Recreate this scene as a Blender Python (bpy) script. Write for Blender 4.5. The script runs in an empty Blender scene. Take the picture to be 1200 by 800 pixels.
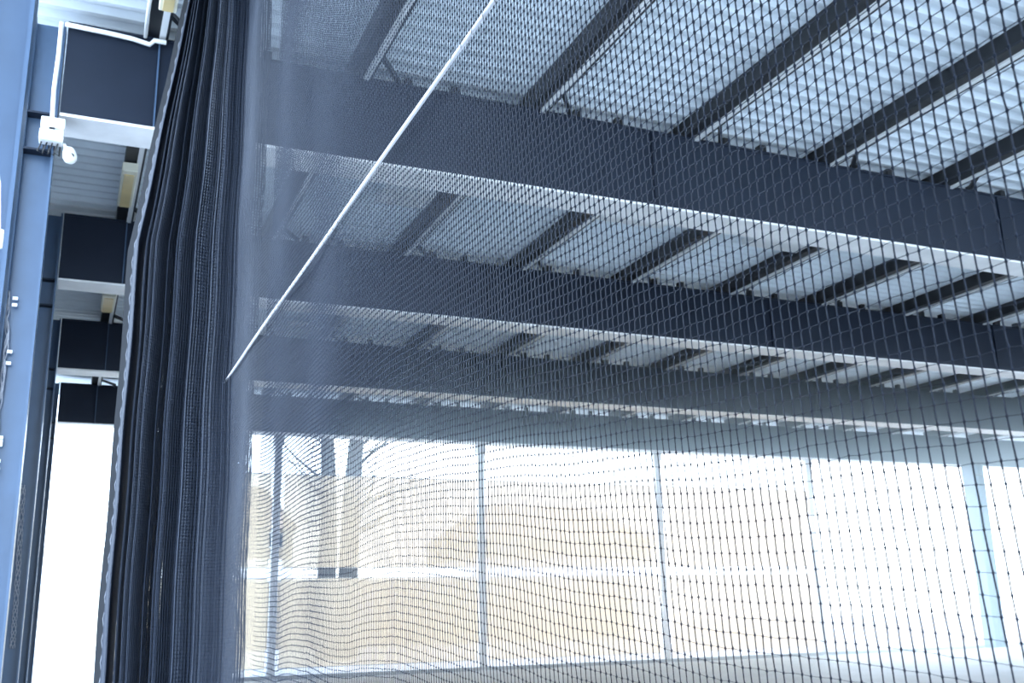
import bpy, bmesh, math, random
import numpy as np
from mathutils import Matrix, Vector
random.seed(4); np.random.seed(4)
C = bpy.context.scene.collection
SC = bpy.context.scene
EYE = 1.6                                     # eye height above the hall floor

# ---------------------------------------------------------------- camera, sky, exposure
cam_d = bpy.data.cameras.new('camera'); cam = bpy.data.objects.new('camera', cam_d); C.objects.link(cam)
R = Matrix(((0.9184943205656365, -0.08220224217100372, -0.38679577876539667),
            (-0.3948824007349349, -0.24232380208328516, -0.8861980955371745),
            (-0.020882353279367015, 0.9667067633599967, -0.2550332546856492)))
cam.matrix_world = Matrix.Translation((0, 0, EYE)) @ R.to_4x4()
cam_d.sensor_width = 36; cam_d.lens = 36.05; cam_d.clip_start = .05; cam_d.clip_end = 500
cam_d.dof.use_dof = True; cam_d.dof.focus_distance = 3.0; cam_d.dof.aperture_fstop = 9
SC.camera = cam
w = bpy.data.worlds.new('World'); SC.world = w; w.use_nodes = True
nt = w.node_tree; bg = nt.nodes['Background']
tc = nt.nodes.new('ShaderNodeTexCoord'); sp = nt.nodes.new('ShaderNodeSeparateXYZ'); rp = nt.nodes.new('ShaderNodeValToRGB')
nt.links.new(tc.outputs['Generated'], sp.inputs[0]); nt.links.new(sp.outputs['Z'], rp.inputs[0]); nt.links.new(rp.outputs[0], bg.inputs[0])
rp.color_ramp.elements[0].position = 0.0; rp.color_ramp.elements[0].color = (.70, .86, 1, 1)
rp.color_ramp.elements[1].position = 0.8; rp.color_ramp.elements[1].color = (.55, .72, 1, 1)
bg.inputs[1].default_value = 5.0
SC.view_settings.view_transform = 'Standard'; SC.view_settings.look = 'None'
SC.view_settings.gamma = 1; SC.view_settings.use_curve_mapping = False; SC.view_settings.exposure = 0.95

# ---------------------------------------------------------------- materials
def mat(name, col, rough=.5, metal=0, spec=.5, var=.08, scale=3, bump=0):
    m = bpy.data.materials.new(name); m.use_nodes = True
    n = m.node_tree.nodes; l = m.node_tree.links; b = n['Principled BSDF']
    b.inputs['Roughness'].default_value = rough; b.inputs['Metallic'].default_value = metal
    b.inputs['Specular IOR Level'].default_value = spec
    t = n.new('ShaderNodeTexCoord'); nz = n.new('ShaderNodeTexNoise'); nz.inputs['Scale'].default_value = scale; nz.inputs['Detail'].default_value = 4
    r = n.new('ShaderNodeValToRGB')
    r.color_ramp.elements[0].position = .3; r.color_ramp.elements[1].position = .7
    r.color_ramp.elements[0].color = tuple(c*(1-var) for c in col)+(1,)
    r.color_ramp.elements[1].color = tuple(min(1, c*(1+var)) for c in col)+(1,)
    l.new(t.outputs['Object'], nz.inputs[0]); l.new(nz.outputs[0], r.inputs[0]); l.new(r.outputs[0], b.inputs['Base Color'])
    if bump:
        bp = n.new('ShaderNodeBump'); bp.inputs['Strength'].default_value = bump; bp.inputs['Distance'].default_value = .01
        l.new(nz.outputs[0], bp.inputs['Height']); l.new(bp.outputs[0], b.inputs['Normal'])
    return m
M = {}
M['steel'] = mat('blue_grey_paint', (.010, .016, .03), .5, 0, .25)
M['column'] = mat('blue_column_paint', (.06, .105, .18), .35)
M['purlin'] = mat('dark_purlin_steel', (.012, .014, .018), .5)
M['galv'] = mat('galvanised_steel', (.62, .64, .66), .4, .3)
M['flange'] = mat('pale_grey_plate', (.86, .85, .83), .5)
M['deck'] = mat('white_coated_sheet', (.84, .90, .93), .5, 0, .4, .04)
M['net'] = mat('black_polyethylene', (.020, .028, .047), .5, 0, .25, .1, 40)
M['band'] = mat('dark_webbing', (.011, .013, .017), .8)
M['rope'] = mat('white_cable', (.9, .88, .9), .3, 0, .6, .03, 60)
M['twine'] = mat('grey_twine', (.35, .36, .4), .7, 0, .4, .2, 90)
M['white'] = mat('white_plastic', (.88, .88, .86), .4, 0, .5, .03)
M['cream'] = mat('cream_housing', (.82, .78, .62), .45, 0, .5, .05)
M['amber'] = mat('yellowed_diffuser', (.75, .58, .28), .35, 0, .5, .08)
M['black'] = mat('black_plastic', (.012, .012, .014), .35)
M['floor'] = mat('grey_concrete', (.36, .37, .38), .6, 0, .4, .1, .8, .1)
M['ground'] = mat('pale_paving', (.4, .39, .37), .8, 0, .3, .12, .5, .1)
M['bark'] = mat('tree_bark', (.075, .065, .055), .9, 0, .2, .35, 6, .6)
M['dark_wall'] = mat('dark_blue_cladding', (.035, .05, .09), .45)
M['roof'] = mat('brown_roof_tiles', (.30, .22, .15), .8, 0, .3, .2, 4)
M['glass'] = mat('window_glass', (.03, .035, .04), .1)

def brick(name, c1, c2, mortar, sc):
    m = bpy.data.materials.new(name); m.use_nodes = True
    n = m.node_tree.nodes; l = m.node_tree.links; b = n['Principled BSDF']; b.inputs['Roughness'].default_value = .85
    t = n.new('ShaderNodeTexCoord'); mp = n.new('ShaderNodeMapping'); mp.inputs['Rotation'].default_value = (math.pi/2, 0, 0)
    k = n.new('ShaderNodeTexBrick'); k.inputs['Scale'].default_value = sc
    k.inputs['Color1'].default_value = c1+(1,); k.inputs['Color2'].default_value = c2+(1,); k.inputs['Mortar'].default_value = mortar+(1,)
    l.new(t.outputs['Object'], mp.inputs[0]); l.new(mp.outputs[0], k.inputs[0]); l.new(k.outputs[0], b.inputs['Base Color'])
    return m
M['brick'] = brick('brown_brick', (.32, .25, .17), (.27, .21, .14), (.34, .29, .23), 2)

def screen_mat():
    m = bpy.data.materials.new('translucent_beige_screen'); m.use_nodes = True
    n = m.node_tree.nodes; l = m.node_tree.links; n.remove(n['Principled BSDF'])
    tr = n.new('ShaderNodeBsdfTransparent'); tr.inputs[0].default_value = (1, .95, .86, 1)
    df = n.new('ShaderNodeBsdfDiffuse'); tl = n.new('ShaderNodeBsdfTranslucent')
    nz = n.new('ShaderNodeTexNoise'); nz.inputs['Scale'].default_value = 1.2
    r = n.new('ShaderNodeValToRGB'); r.color_ramp.elements[0].color = (.72, .62, .48, 1); r.color_ramp.elements[1].color = (.78, .68, .54, 1)
    t = n.new('ShaderNodeTexCoord'); l.new(t.outputs['Object'], nz.inputs[0]); l.new(nz.outputs[0], r.inputs[0])
    l.new(r.outputs[0], df.inputs[0]); l.new(r.outputs[0], tl.inputs[0])
    a = n.new('ShaderNodeMixShader'); a.inputs[0].default_value = .7; l.new(df.outputs[0], a.inputs[1]); l.new(tl.outputs[0], a.inputs[2])
    b = n.new('ShaderNodeMixShader'); b.inputs[0].default_value = .6; l.new(tr.outputs[0], b.inputs[1]); l.new(a.outputs[0], b.inputs[2])
    l.new(b.outputs[0], n['Material Output'].inputs[0]); return m
M['screen'] = screen_mat()

# ---------------------------------------------------------------- helpers (positions are relative to the floor, z = 0)
def tag(o, label=None, cat=None, group=None, kind=None):
    if label: o['label'] = label
    if cat: o['category'] = cat
    if group: o['group'] = group
    if kind: o['kind'] = kind
    return o
def thing(name, label, cat, loc=(0, 0, 0), group=None):
    o = bpy.data.objects.new(name, None); C.objects.link(o); o.location = loc; o.empty_display_size = .2
    return tag(o, label, cat, group)
class MB:
    def __init__(s): s.v = []; s.f = []
    def box(s, x0, x1, y0, y1, z0, z1):
        k = len(s.v); s.v += [(x, y, z) for z in (z0, z1) for y in (y0, y1) for x in (x0, x1)]
        s.f += [tuple(k+i for i in q) for q in ((0, 2, 3, 1), (4, 5, 7, 6), (0, 1, 5, 4), (2, 6, 7, 3), (0, 4, 6, 2), (1, 3, 7, 5))]
        return s
    def bar(s, a, b, wx, wz):                  # square bar from a to b
        a = Vector(a); b = Vector(b); d = (b-a).normalized()
        u = d.cross(Vector((0, 0, 1)));  u = u.normalized() if u.length > 1e-4 else Vector((1, 0, 0)); v = u.cross(d)
        k = len(s.v)
        for p in (a, b):
            for i, j in ((-1, -1), (1, -1), (1, 1), (-1, 1)): s.v.append(tuple(p+u*i*wx/2+v*j*wz/2))
        s.f += [tuple(k+i for i in q) for q in ((0, 3, 2, 1), (4, 5, 6, 7), (0, 1, 5, 4), (1, 2, 6, 5), (2, 3, 7, 6), (3, 0, 4, 7))]
        return s
    def tube(s, pts, r, n=8):
        pts = [Vector(p) for p in pts]; rs = r if isinstance(r, (list, tuple)) else [r]*len(pts); k = len(s.v)
        prev = None
        for i, p in enumerate(pts):
            d = (pts[min(i+1, len(pts)-1)]-pts[max(i-1, 0)]).normalized()
            if prev is None: u = d.orthogonal().normalized()
            else: u = (prev-d*prev.dot(d)).normalized()
            prev = u; v = d.cross(u)
            for j in range(n):
                t = 2*math.pi*j/n; s.v.append(tuple(p+(u*math.cos(t)+v*math.sin(t))*rs[i]))
        for i in range(len(pts)-1):
            for j in range(n):
                j2 = (j+1) % n; s.f.append((k+i*n+j, k+i*n+j2, k+(i+1)*n+j2, k+(i+1)*n+j))
        s.f.append(tuple(k+j for j in range(n))[::-1]); s.f.append(tuple(k+(len(pts)-1)*n+j for j in range(n)))
        return s
    def prism(s, prof, x0, x1):                # closed (y, z) profile run along x
        k = len(s.v); n = len(prof)
        for x in (x0, x1): s.v += [(x, y, z) for y, z in prof]
        for i in range(n): j = (i+1) % n; s.f.append((k+i, k+j, k+n+j, k+n+i))
        s.f.append(tuple(range(k, k+n))[::-1]); s.f.append(tuple(range(k+n, k+2*n))); return s
    def build(s, name, m, parent=None, loc=None, smooth=False, bevel=0):
        me = bpy.data.meshes.new(name); me.from_pydata(s.v, [], s.f); me.materials.append(m)
        bm = bmesh.new(); bm.from_mesh(me); bmesh.ops.recalc_face_normals(bm, faces=bm.faces); bm.to_mesh(me); bm.free()
        if smooth: me.polygons.foreach_set('use_smooth', [True]*len(me.polygons))
        o = bpy.data.objects.new(name, me); C.objects.link(o)
        if parent: o.parent = parent
        if loc: o.location = loc
        if bevel:
            b = o.modifiers.new('bevel', 'BEVEL'); b.width = bevel; b.segments = 2; b.limit_method = 'ANGLE'
        return o
def copy_tree(o, parent=None):
    c = o.copy(); C.objects.link(c)
    if parent: c.parent = parent
    for ch in list(o.children): copy_tree(ch, c)
    return c

# ---------------------------------------------------------------- the setting
BY = [4.86, 10.46, 16.09, 22.2, 28.53]         # near face of each roof beam
Z0, Z1 = EYE+4.97, EYE+6.02                    # beam underside and top
XR = 36
tag(MB().box(-8.0, XR, -6, 29.1, -.2, 0).build('floor', M['floor']), kind='structure')
tag(MB().box(-90, 120, 29.1, 140, -.5, -.02).box(-90, 120, -70, 29.1, -.5, -.2).build('ground', M['ground']), kind='structure')
prof = []; y = -6.0; zd = EYE+6.25; p = .25
while y < 31.4:
    prof += [(y, zd+.06), (y+.065, zd), (y+.125, zd), (y+.185, zd+.06)]; y += p
prof += [(y, zd+.06), (y, zd+.15), (-6.0, zd+.15)]
tag(MB().prism(prof, -1.0, XR).build('ceiling', M['deck']), kind='structure')
mb = MB()
for i in list(range(36))+list(range(72, 138)):
    y0 = -6+i*.25; mb.box(-.92, -.88, y0+.01, y0+.24, 0, zd)
mb.box(-.96, -.92, -6, 3, 0, zd); mb.box(-.96, -.92, 12, 28.5, 0, zd)
tag(mb.build('wall_left_unseen', M['dark_wall']), kind='structure')  # unseen side wall added to cut left light, its gap shaped to admit some

# ---------------------------------------------------------------- roof beams
ordn = ['first', 'second', 'third', 'fourth', 'fifth', 'sixth', 'seventh', 'eighth', 'ninth', 'tenth', 'eleventh', 'twelfth', 'thirteenth', 'fourteenth', 'fifteenth', 'sixteenth']
PX = [.45+2.25*k for k in range(15)]           # purlin lines
beam_lab = [None,
    'deep dark blue roof beam nearest the viewer, behind the upper half of the net',
    'second nearest dark blue roof beam, crossing the middle of the net',
    'third blue-grey roof beam from the viewer, with the second farthest opening strip above it',
    'farthest blue-grey roof beam, right above the bright opening with beige screens']
for i in range(1, 5):
    y = BY[i]; t = thing('roof_beam', beam_lab[i], 'roof beam', (16, y+.24, Z0), 'deep roof beams across the hall')
    h = Z1-Z0
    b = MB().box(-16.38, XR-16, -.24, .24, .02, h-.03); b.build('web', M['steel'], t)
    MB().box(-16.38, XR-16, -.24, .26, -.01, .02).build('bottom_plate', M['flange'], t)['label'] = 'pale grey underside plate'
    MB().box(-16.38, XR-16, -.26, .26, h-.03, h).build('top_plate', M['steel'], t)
    for x in (.52, 6.6, 12.7, 18.8):
        MB().box(x-16-.008, x-16+.008, -.275, -.24, .02, h-.03).build('stiffener', M['column' if x < 1 else 'steel'], t)
    for k, px in enumerate(PX):
        if px > 24: break
        for dx in (.62, 1.22):
            MB().box(px+dx-16-.05, px+dx-16+.05, -.2, -.08, h, h+.13).build('clamp', M['black'], t)

# ---------------------------------------------------------------- purlins
for k, px in enumerate(PX):
    lab = ('dark steel roof purlin nearest the blue columns, with cream lights under it' if k == 0 else
           'dark steel roof purlin, %s to the right of the one nearest the blue columns' % ordn[k-1])
    t = thing('roof_purlin', lab, 'roof purlin', (px, 12.5, Z1), 'roof purlins under the white deck')
    MB().box(-.09, -.02, -16, 16.6, .03, .232).build('web', M['purlin'], t)
    MB().box(-.09, .06, -16, 16.6, .0, .03).build('bottom_flange', M['purlin'], t)
    MB().box(.06, .125, -16, 16.6, -.03, .05).build('lip', M['white'], t)['label'] = 'white strip along the lower edge'
    MB().box(.125, .15, -16, 16.6, -.034, .05).build('outer_lip', M['purlin'], t)
    for i in range(1, 5):
        y = BY[i]-12.5
        MB().bar((.05, y-.62, .02), (.5, y+.03, .03), .05, .05).build('brace', M['purlin'], t)

# ---------------------------------------------------------------- blue columns on the left
def column(xr, y, lab, depth=.3, top=Z1, zb=0, wy=.3):
    t = thing('steel_column', lab, 'column', (xr-depth/2, y+wy/2, zb), 'blue steel columns'); d = depth/2
    MB().box(-d+.02, d-.02, -.01, .01, 0, top).build('web', M['column'], t)
    for s in (-1, 1): MB().box(s*d-.011-s*.011, s*d+.011-s*.011, -wy/2, wy/2, 0, top).build('flange', M['column'], t)
    MB().box(-d-.05, d+.05, -wy/2-.05, wy/2+.05, 0, .025).build('base_plate', M['galv'], t)
    for z in (Z0-.02, Z0-.42): 
        if z < top: MB().box(-d+.022, d-.022, -wy/2, -.012, z, z+.02).build('stiffener', M['steel'], t)
    return t
col_lab = ['nearest blue steel column, cut by the left edge of the photo', 'second blue steel column, carrying the white junction box',
           'third blue steel column, narrow behind the second one', 'fourth blue steel column, mostly hidden by the third', 'farthest blue steel column beside the bright tall opening']
for i, y in enumerate((5.85, 10.46, 16.09, 22.2, 28.53)):
    column(-.4, y, col_lab[i])
column(31.2, 28.0, 'pale blue steel column seen through the net at the far right', .55, Z0, 0, .5)

# ---------------------------------------------------------------- far end: galvanised posts and translucent screens
ey = 28.75
posts = [-.45, 5.35, 11.42, 17.6, 23.7, 29.9]
pl = ['beside the farthest column', 'left of the bare tree', 'in the middle behind the net', 'third from the left of the beige screens', 'near the right column', 'hidden behind the far right column']
for i, x in enumerate(posts[1:5], 1):
    t = thing('screen_post', 'slim galvanised post between beige screens, '+['', 'left of the bare tree trunks', 'right of the bare tree trunks', 'third from the left', 'fourth from the left'][i], 'post', (x, ey, 0), 'posts between the beige screens')
    MB().box(-.1, .1, -.06, .06, 0, Z0-.3).build('shaft', M['galv'], t)
    MB().box(-.17, .17, -.14, .14, 0, .02).build('foot_plate', M['galv'], t)
    MB().box(-.14, .14, -.1, .1, Z0-.3, Z0-.012).build('head_bracket', M['galv'], t)
for i in range(4):
    x0 = max(posts[i]+.2, 1.3); x1 = posts[i+1]-.16
    where = ['in the leftmost bay, partly behind the gathered net', 'in the bay with the bare tree behind it', 'in the bay right of the bare tree', 'in the fourth bay from the left'][i]
    for nm, z0, z1 in (('lower', .28, EYE+1.02), ('upper', EYE+1.3, EYE+3.85)):
        t = thing('windbreak_screen', '%s beige translucent screen %s' % (nm, where), 'screen', ((x0+x1)/2, ey, z0), 'beige translucent screens at the open end')
        wd = (x1-x0)/2; h = z1-z0
        n = 24; g = MB()
        MB().box(-wd, wd, -.003, .003, 0, h).build('sheet', M['screen'], t)
        for z in (0, h): MB().box(-wd, wd, -.012, .012, z-.012, z+.012).build('hem', M['galv'], t)
tag(MB().box(-.8, XR, 28.62, 29.05, 0, .1).build('trim_1', M['floor']), kind='structure')

# ---------------------------------------------------------------- outside: bare tree, houses, hedge wall
def tree(loc, lab):
    t = thing('bare_tree', lab, 'tree', loc)
    MB().tube([(-.1, 0, 0), (-.15, 0, 2.5), (-.1, 0, 5), (-.25, .05, 9), (-.1, 0, 13)], [.42, .38, .34, .26, .1], 10).build('trunk', M['bark'], t, smooth=True)
    MB().tube([(.75, .1, 0), (.72, .1, 3), (.8, .1, 6), (1.0, .1, 9), (1.2, .2, 13)], [.42, .39, .36, .28, .1], 10).build('trunk', M['bark'], t, smooth=True)
    rng = random.Random(3)
    for k in range(26):
        s = rng.choice((-1, 1)); z = 4.5+rng.random()*6; x = -.1 if s < 0 else .85
        pts = [Vector((x, 0, z))]; d = Vector((s*(.5+rng.random()), rng.uniform(-.6, .6), rng.uniform(.1, .9))).normalized()
        n = 7; L = rng.uniform(1.8, 4)
        for q in range(n):
            d = (d+Vector((rng.uniform(-.25, .25), rng.uniform(-.2, .2), rng.uniform(-.2, .25)))).normalized(); pts.append(pts[-1]+d*L/n)
        r0 = rng.uniform(.03, .09)
        br = MB().tube(pts, [r0*(1-.85*i/n) for i in range(n+1)], 6)
        for q in range(3):
            a = pts[rng.randint(2, 6)]; e = (d+Vector((rng.uniform(-1, 1), rng.uniform(-.5, .5), rng.uniform(-.6, 1)))).normalized()
            br.tube([a, a+e*.5, a+e*1.1+Vector((0, 0, .15))], [.022, .015, .006], 5)
        br.build('branch', M['bark'], t, smooth=True)
tree((9.6, 40, -.02), 'bare tree with two trunks standing outside behind the beige screens')

def house(lab, x0, x1, yy, eave, ridge, xs, wins):
    t = thing('house', lab, 'building', ((x0+x1)/2, yy, -.02)); w2 = (x1-x0)/2
    MB().box(-w2, w2, 0, 8, 4.8, eave).build('wall', M['brick'], t)
    MB().box(-w2-.02, w2+.02, -.02, 8.02, 0, 4.8).build('base', M['white'], t)['label'] = 'added white ground floor, standing in for sky brightness in the screen gap'  # white storey made up so the slot between screens shows bright
    s = MB(); k = [(-w2-.3, -.4, eave), (w2+.3, -.4, eave), (w2+.3, 8.4, eave), (-w2-.3, 8.4, eave), (-w2+xs, 4, ridge), (w2-xs, 4, ridge)]
    s.v = k; s.f = [(0, 1, 5, 4), (1, 2, 5), (2, 3, 4, 5), (3, 0, 4), (3, 2, 1, 0)]
    s.build('roof', M['roof'], t)
    for x in wins:
        f = MB().box(x-.6, x+.6, -.06, .0, eave-1.05, eave-.2).build('window', M['white'], t)
        MB().box(x-.52, x+.52, -.075, -.06, eave-.97, eave-.28).build('pane', M['glass'], f)
house('brown brick house outside, behind the left beige screen', 4.0, 12.2, 60, 6.5, 9.4, 1.2, (-3, 0, 3))
house('brown brick house outside, right of the bare tree with a sloped roof', 23, 36, 60, 6.0, 8.6, 2.6, (-4, 0, 4))
t = thing('brick_fence', 'long low brown brick fence outside behind the beige screens', 'fence', (19, 56, -.02))
MB().box(-13, 13, -.15, .15, 0, 3.4).build('wall', M['brick'], t)
MB().box(-13, 13, -.2, .2, 3.4, 3.5).build('coping', M['ground'], t)
t = thing('long_building', 'pale low building outside, in the tall opening left of the net', 'building', (-1, 75, -.02))
MB().box(-9, 6, 0, 8, 0, 6.2).build('wall', M['cream'], t)
for x in (-6, -3, 0, 3):
    f = MB().box(x-.8, x+.8, -.06, 0, 3.6, 5.2).build('window', M['white'], t); MB().box(x-.7, x+.7, -.075, -.06, 3.7, 5.1).build('pane', M['deck'], f)
MB().box(-9.2, 6.2, -.2, 8.2, 6.2, 6.45).build('roof', M['white'], t)

# ---------------------------------------------------------------- the net
SH, SV, ND = .0232, .0277, 1.1
# plan path: straight run beside the viewer, then gathered folds turning towards the columns
ctr = [(ND, .7)]
def path():
    P = []; ds = .001
    # centre line
    pts = [np.array([ND, yy]) for yy in np.arange(.7, 8.0, ds)]
    # curve towards the columns: quarter-ellipse from (1.1, 8.0) to (.3, 9.1)
    for a in np.arange(0, 1, .0006):
        th = a*math.pi/2
        pts.append(np.array([.35+(ND-.35)*math.cos(th), 8.0+.9*math.sin(th)]))
    pts = np.array(pts); s = np.concatenate([[0], np.cumsum(np.linalg.norm(np.diff(pts, axis=0), axis=1))])
    tn = np.gradient(pts, axis=0); tn /= np.linalg.norm(tn, axis=1)[:, None]; nm = np.stack([-tn[:, 1], tn[:, 0]], 1)
    g = np.clip((s-7.0)/.6, 0, 1); g = g*g*(3-2*g)
    wv = .012*np.sin(s*2.1+.5)*np.clip((s-1.5)/3, 0, 1)+.006*np.sin(s*5.3)*np.clip((s-2)/3, 0, 1)
    fold = g*(.075*np.sin(2*math.pi*s/.33)+.20*np.sin(2*math.pi*s/.083+1))
    q = pts+nm*(wv+fold)[:, None]
    L = np.concatenate([[0], np.cumsum(np.linalg.norm(np.diff(q, axis=0), axis=1))])
    n = int(L[-1]/SH); u = np.arange(n)*SH
    return np.stack([np.interp(u, L, q[:, 0]), np.interp(u, L, q[:, 1])], 1), np.interp(u, L, g)
pth, gw = path(); NC = len(pth)
NR = int((EYE+5.85-.05)/SV); zz = .05+np.arange(NR)*SV
ii, jj = np.meshgrid(np.arange(NC), np.arange(NR), indexing='ij')
X = pth[ii, 0].copy(); Y = pth[ii, 1].copy(); Zg = zz[jj].copy()-.0
lean = np.clip(Zg-EYE-3.1, 0, None)
X += gw[ii]*.14*lean*np.clip((1.0-X)/.7, 0, 1)
Y += .06*(Zg-EYE-1)*(1-gw[ii])
Zg += np.interp(Y, [.7, 1, 1.7, 2.2, 3.0, 3.6, 4.2, 5, 5.8, 6.6, 8], [-.03, -.02, .02, .07, .17, .2, .17, .2, .16, .19, .17])*np.clip((EYE+1.6-Zg)/1.5, 0, 1)
X += .006*np.sin(Y*3.1+Zg*1.3)+.004*np.sin(Zg*4.7+Y)
Zg += .012*np.sin(Y*3.7)*np.clip((Y-1.5)/3, 0, 1)+.003*np.sin(Y*9+Zg*2)
rj = np.random.normal(0, .0004, X.shape); X += rj; Y += np.random.normal(0, .0004, X.shape); Zg += np.random.normal(0, .0008, X.shape)
V = np.stack([X, Y, Zg], -1)                    # NC x NR x 3
ST = .001
RD = 1.35+.5*np.clip((Zg-EYE-.3)/.8, 0, 1); RD = RD*(1-gw[ii])+5.0*gw[ii]
def strands(V, off, rad):                            # tubes (three-sided) along axis 1
    a, b, _ = V.shape; vs = V[:, :, None, :]+off[None, None, :, :]*rad[:, :, None, None]
    vs = vs.reshape(-1, 3); base = (np.arange(a)[:, None]*b+np.arange(b-1)[None, :]).reshape(-1)*3; q = []
    for j in range(3):
        j2 = (j+1) % 3; q.append(np.stack([base+j, base+j2, base+3+j2, base+3+j], 1))
    return vs, np.concatenate(q)
ang = np.array([0, 2*math.pi/3, 4*math.pi/3])+.5
offv = np.stack([np.cos(ang)*ST, np.sin(ang)*ST, 0*ang], 1)
offh = np.stack([np.cos(ang)*ST*.7, np.cos(ang)*ST*.7, np.sin(ang)*ST], 1)
v1, f1 = strands(V, offv, RD); v2, f2 = strands(V.transpose(1, 0, 2), offh, (RD*(.36+.24*np.clip((Zg-EYE-.2)/.9, 0, 1))).T)
me = bpy.data.meshes.new('netting')
# knots where the strands cross
kv = V[:, ::1, :][(Y < 6.5)]
oct_ = np.array([(1, 0, 0), (0, 1, 0), (-1, 0, 0), (0, -1, 0), (0, 0, 1), (0, 0, -1)])*np.array([.0029, .0029, .006])
kvs = (kv[:, None, :]+oct_[None]*(.95+.5*np.clip((kv[:, 2]-EYE-.3)/.8, 0, 1))[:, None, None]).reshape(-1, 3); kb = np.arange(len(kv))*6+len(v1)+len(v2)
tri = np.array([(0, 1, 4), (1, 2, 4), (2, 3, 4), (3, 0, 4), (1, 0, 5), (2, 1, 5), (3, 2, 5), (0, 3, 5)])
tris = (kb[:, None, None]+tri[None]).reshape(-1, 3)
allv = np.concatenate([v1, v2, kvs]).astype(np.float32); quads = np.concatenate([f1, f2+len(v1)]).astype(np.int32)
me.vertices.add(len(allv)); me.vertices.foreach_set('co', allv.ravel())
nl = len(quads)*4+len(tris)*3; me.loops.add(nl); me.loops.foreach_set('vertex_index', np.concatenate([quads.ravel(), tris.ravel()]).astype(np.int32))
me.polygons.add(len(quads)+len(tris))
me.polygons.foreach_set('loop_start', np.concatenate([np.arange(len(quads))*4, len(quads)*4+np.arange(len(tris))*3]).astype(np.int32))
me.polygons.foreach_set('use_smooth', np.ones(len(quads)+len(tris), dtype=bool))
me.update(calc_edges=True); me.materials.append(M['net'])
net = thing('safety_net', 'tall black knotted safety net hanging in front of the roof and screens', 'net')
no = bpy.data.objects.new('netting', me); C.objects.link(no); no.parent = net
MB().tube([tuple(V[i, -1]) for i in range(0, NC, 3)], .006, 6).build('top_rope', M['band'], net, smooth=True)
# border webbing with stitching along the gathered end
e = V[-1, ::6]; bd = MB(); st = []
k = 0
for a in e: bd.v += [(a[0]-.045, a[1]-.005, a[2]), (a[0]+.01, a[1]-.035, a[2]), (a[0]+.01, a[1]-.030, a[2]), (a[0]-.045, a[1], a[2])]
for i in range(len(e)-1):
    for j in range(4): j2 = (j+1) % 4; bd.f.append((i*4+j, i*4+j2, i*4+4+j2, i*4+4+j))
bd.f += [(3, 2, 1, 0), tuple(len(e)*4-4+j for j in range(4))]
bo = bd.build('border_band', M['band'], net); bo['label'] = 'dark webbing band along the net edge'
sm = MB().tube([(V[-1, i][0]-.005+.012*((i//3) % 2), V[-1, i][1]-.038+.012*((i//3) % 2), V[-1, i][2]) for i in range(2, NR-2, 3)], .0025, 5)
sm.build('stitching', M['twine'], bo)['label'] = 'pale stitches'

# cable the net is laced to
hz = EYE+1.805
t = thing('support_cable', 'thin white cable running along the black net, laced to it', 'cable', (ND-.028, 4.5, hz))
pts = [(.0+.004*math.sin(y*2.1), y, .006*math.sin(y*1.7)) for y in np.arange(-4, 4.3, .05)]
MB().tube(pts, .008, 8).build('wire', M['rope'], t, smooth=True)
hel = [(.009*math.cos(a*9)+.0, -3.9+a*.14, .009*math.sin(a*9)) for a in np.arange(0, 56, .09)]
MB().tube(hel, .001, 4).build('lacing', M['band'], t)

# ---------------------------------------------------------------- small things on the left
def luminaire(x, y, lx, ly, lab, z=Z1-.02):
    t = thing('box_luminaire', lab, 'light fitting', (x, y, z), 'box lights under the deck')
    MB().box(-lx/2, lx/2, -ly/2, ly/2, -.13, 0).build('housing', M['cream'], t, bevel=.012)
    MB().box(-lx/2+.035, lx/2-.035, -ly/2+.12, ly/2-.03, -.145, -.13).build('diffuser', M['amber'], t)
    for s in (-1, 1): MB().box(-.02, .02, s*ly*.35-.02, s*ly*.35+.02, 0, .012).build('bracket', M['galv'], t)
luminaire(.43, 14.45, .2, 1.35, 'cream box light under the purlin, in the bay behind the nearest beam')
luminaire(.43, 20.35, .24, 1.1, 'small cream box light in the bay behind the second beam')
luminaire(.53, 9.0, .17, 1.3, 'cream box light at the top edge of the photo, above the nearest beam')
def batten(x, y, l, lab, ww=.22):
    t = thing('batten_light', lab, 'light fitting', (x, y, EYE+6.2), 'white batten lights under the deck')
    MB().box(-l/2, l/2, -ww/2, ww/2, -.11, 0).build('housing', M['white'], t, bevel=.01)
    for s in (-1, 1): MB().box(s*l*.35-.02, s*l*.35+.02, -.03, .03, 0, .05).build('bracket', M['galv'], t)
batten(7.95, 13.55, 1.5, 'long white batten light behind the nearest beam, in the centre of the net')
batten(4.35, 13.9, .8, 'short white batten light behind the nearest beam, beside the white cable', .6)
batten(11.1, 13.4, 1.3, 'white batten light behind the nearest beam, right of the photo centre', .9)
batten(4.5, 21.5, .75, 'short white batten light above the third beam, near the white cable')

def conduit(pts, r, lab, nm='conduit'):
    b = Vector(pts[0]); o = MB().tube([Vector(q)-b for q in pts], r, 8).build(nm, M['white'], None, b, True); return tag(o, lab, 'conduit')
cy = 10.40
conduit([(-.445, cy, EYE+5.97), (-.442, cy, EYE+5.6), (-.452, cy, EYE+5.2), (-.44, cy, EYE+4.86)], .022, 'white vertical conduit dropping to the junction box beside the column')
conduit([(-.41, cy, EYE+5.955), (.0, cy, EYE+5.945), (.25, cy, EYE+5.93), (.42, cy, EYE+5.90), (.46, cy-.05, EYE+5.93), (.58, cy-.05, EYE+5.93)], .026, 'white conduit along the top of the nearest beam')
conduit([(.37, cy-.02, EYE+5.97), (.36, 9.9, EYE+5.975), (.36, 7, EYE+5.975)], .02, 'white conduit running under the deck beside the first purlin')
t = thing('junction_box', 'white double junction box on the second blue column', 'junction box', (-.425, 10.36, EYE+4.6))
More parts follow.
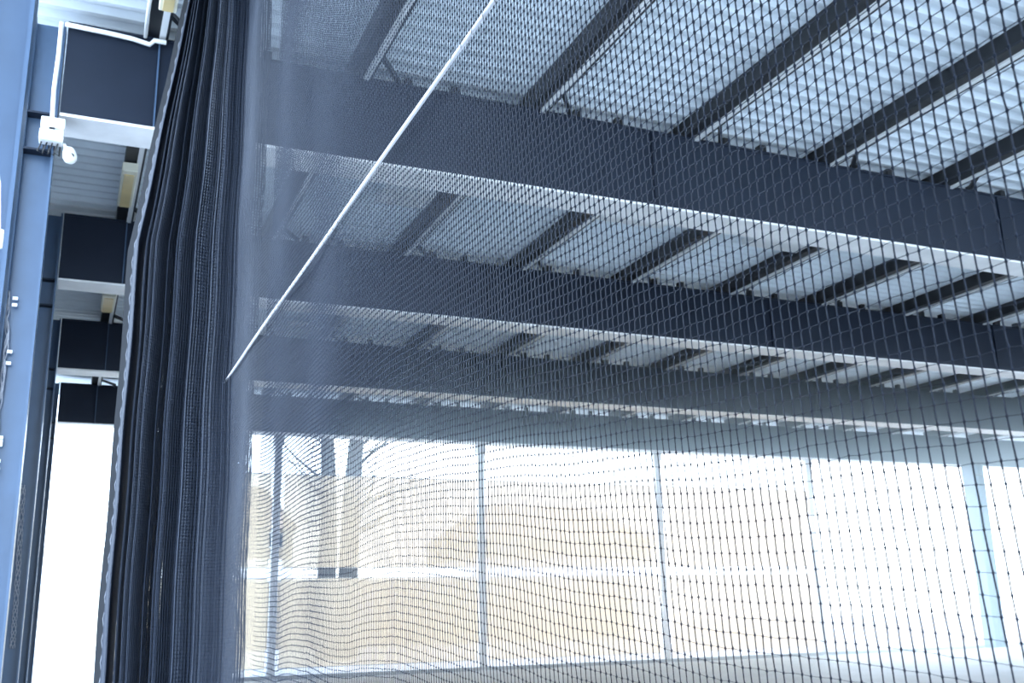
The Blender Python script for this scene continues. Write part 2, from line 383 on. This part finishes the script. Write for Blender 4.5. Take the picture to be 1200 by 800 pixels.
MB().box(-.11, .11, -.07, .07, .135, .25).build('upper_case', M['white'], t, bevel=.012)
MB().box(-.115, .105, -.08, .07, 0, .115).build('lower_case', M['white'], t, bevel=.012)
MB().box(-.10, .10, -.05, .06, .11, .14).build('joint', M['galv'], t)
MB().box(-.03, .02, -.078, -.05, .112, .136).build('socket', M['black'], t)
for k in range(4):
    x = -.09+.05*k
    MB().tube([(x, 0, .005), (x-.01, -.01, -.05), (x-.03, 0, -.1), (x+.02, .02, -.12), (x+.02, .03, -.02)], .008, 6).build('cable_loop', M['black'], t, smooth=True)
t = thing('security_camera', 'white security camera on a short arm below the junction box', 'camera', (-.25, 10.3, EYE+4.47))
MB().tube([(-.058, .06, .135), (-.04, .03, .09), (0, 0, .06)], .018, 8).build('arm', M['white'], t, smooth=True)
bm = MB(); rr = [(.075, .015), (.06, .045), (.02, .062), (-.03, .066), (-.07, .055), (-.09, .03), (-.095, .01)]
bm.tube([(.25*z*-1, -.02+z*.2, z) for z, r in rr], [r for z, r in rr], 16); bm.build('housing', M['white'], t, smooth=True)
bm = MB().tube([(.02, -.085, -.035), (.021, -.06, -.03)], .026, 12); bm.build('lens', M['black'], t)

# hanging cord with clip, and rope tangles on the left
t = thing('hanging_cord', 'thin white cord with a clip in front of the nearest column', 'cord', (-.55, 5.5, EYE+2.7))
MB().tube([(-.0, 0, 0), (.06, 0, -.32), (.105, 0, -.52), (.13, .0, -.78)], .005, 6).build('cord', M['rope'], t, smooth=True)
MB().box(.11, .15, -.012, .012, -.87, -.77).build('clip', M['white'], t, bevel=.006)
def tangle(pts, n, spread, lab, seed):
    rng = random.Random(seed); b = Vector(pts[-1]); t = thing('rope_bundle', lab, 'rope', b)
    for k in range(n):
        q = []; ph = rng.random()*6; 
        m = 40
        for i in range(m+1):
            f = i/m*(len(pts)-1); a = min(int(f), len(pts)-2); p = Vector(pts[a]).lerp(Vector(pts[a+1]), f-a)-b
            q.append(p+Vector((spread*math.sin(ph+i*.7+k), spread*.6*math.cos(ph*2+i*.9), 0)))
        MB().tube(q, .006, 5).build('rope_strand', M['twine'], t, smooth=True)
    return t
def at(r, f, h): return (r*f, f, EYE+h*f)
t = tangle([at(-.0645, 10.56, .293), at(-.0607, 10.56, .243), at(-.0614, 10.56, .171), at(-.0607, 10.56, .086)], 6, .018, 'pale frayed rope bundle hanging on the second column at the left edge of the photo', 1)
rng = random.Random(8)
for k in range(9):
    z = .3+rng.random()*1.8; MB().box(.01, .055, -.02, -.01, z, z+.03).build('tape_end', M['white'], t)
tangle([at(-.0357, 16.19, .117), at(-.0336, 16.19, .064), at(-.0321, 16.19, .014), at(-.0314, 16.19, -.021)], 5, .03, 'grey rope tangle hanging low on the third column', 5)

# ---------------------------------------------------------------- scattering volume added to stand in for lens veil before the open end
hm = bpy.data.materials.new('veil_scatter'); hm.use_nodes = True; n = hm.node_tree.nodes; n.remove(n['Principled BSDF'])
vs = n.new('ShaderNodeVolumeScatter'); vs.inputs['Color'].default_value = (.66, .87, 1, 1); vs.inputs["Density"].default_value = .045; vs.inputs['Anisotropy'].default_value = .75
hm.node_tree.links.new(vs.outputs[0], n['Material Output'].inputs['Volume'])
tag(MB().box(5, 30, 15.5, 28.0, .05, EYE+4.9).build('veil_volume', hm), 'pale blue scattering volume added in place of lens veil, in front of the bright open end of the hall', 'veil_volume', kind='stuff')
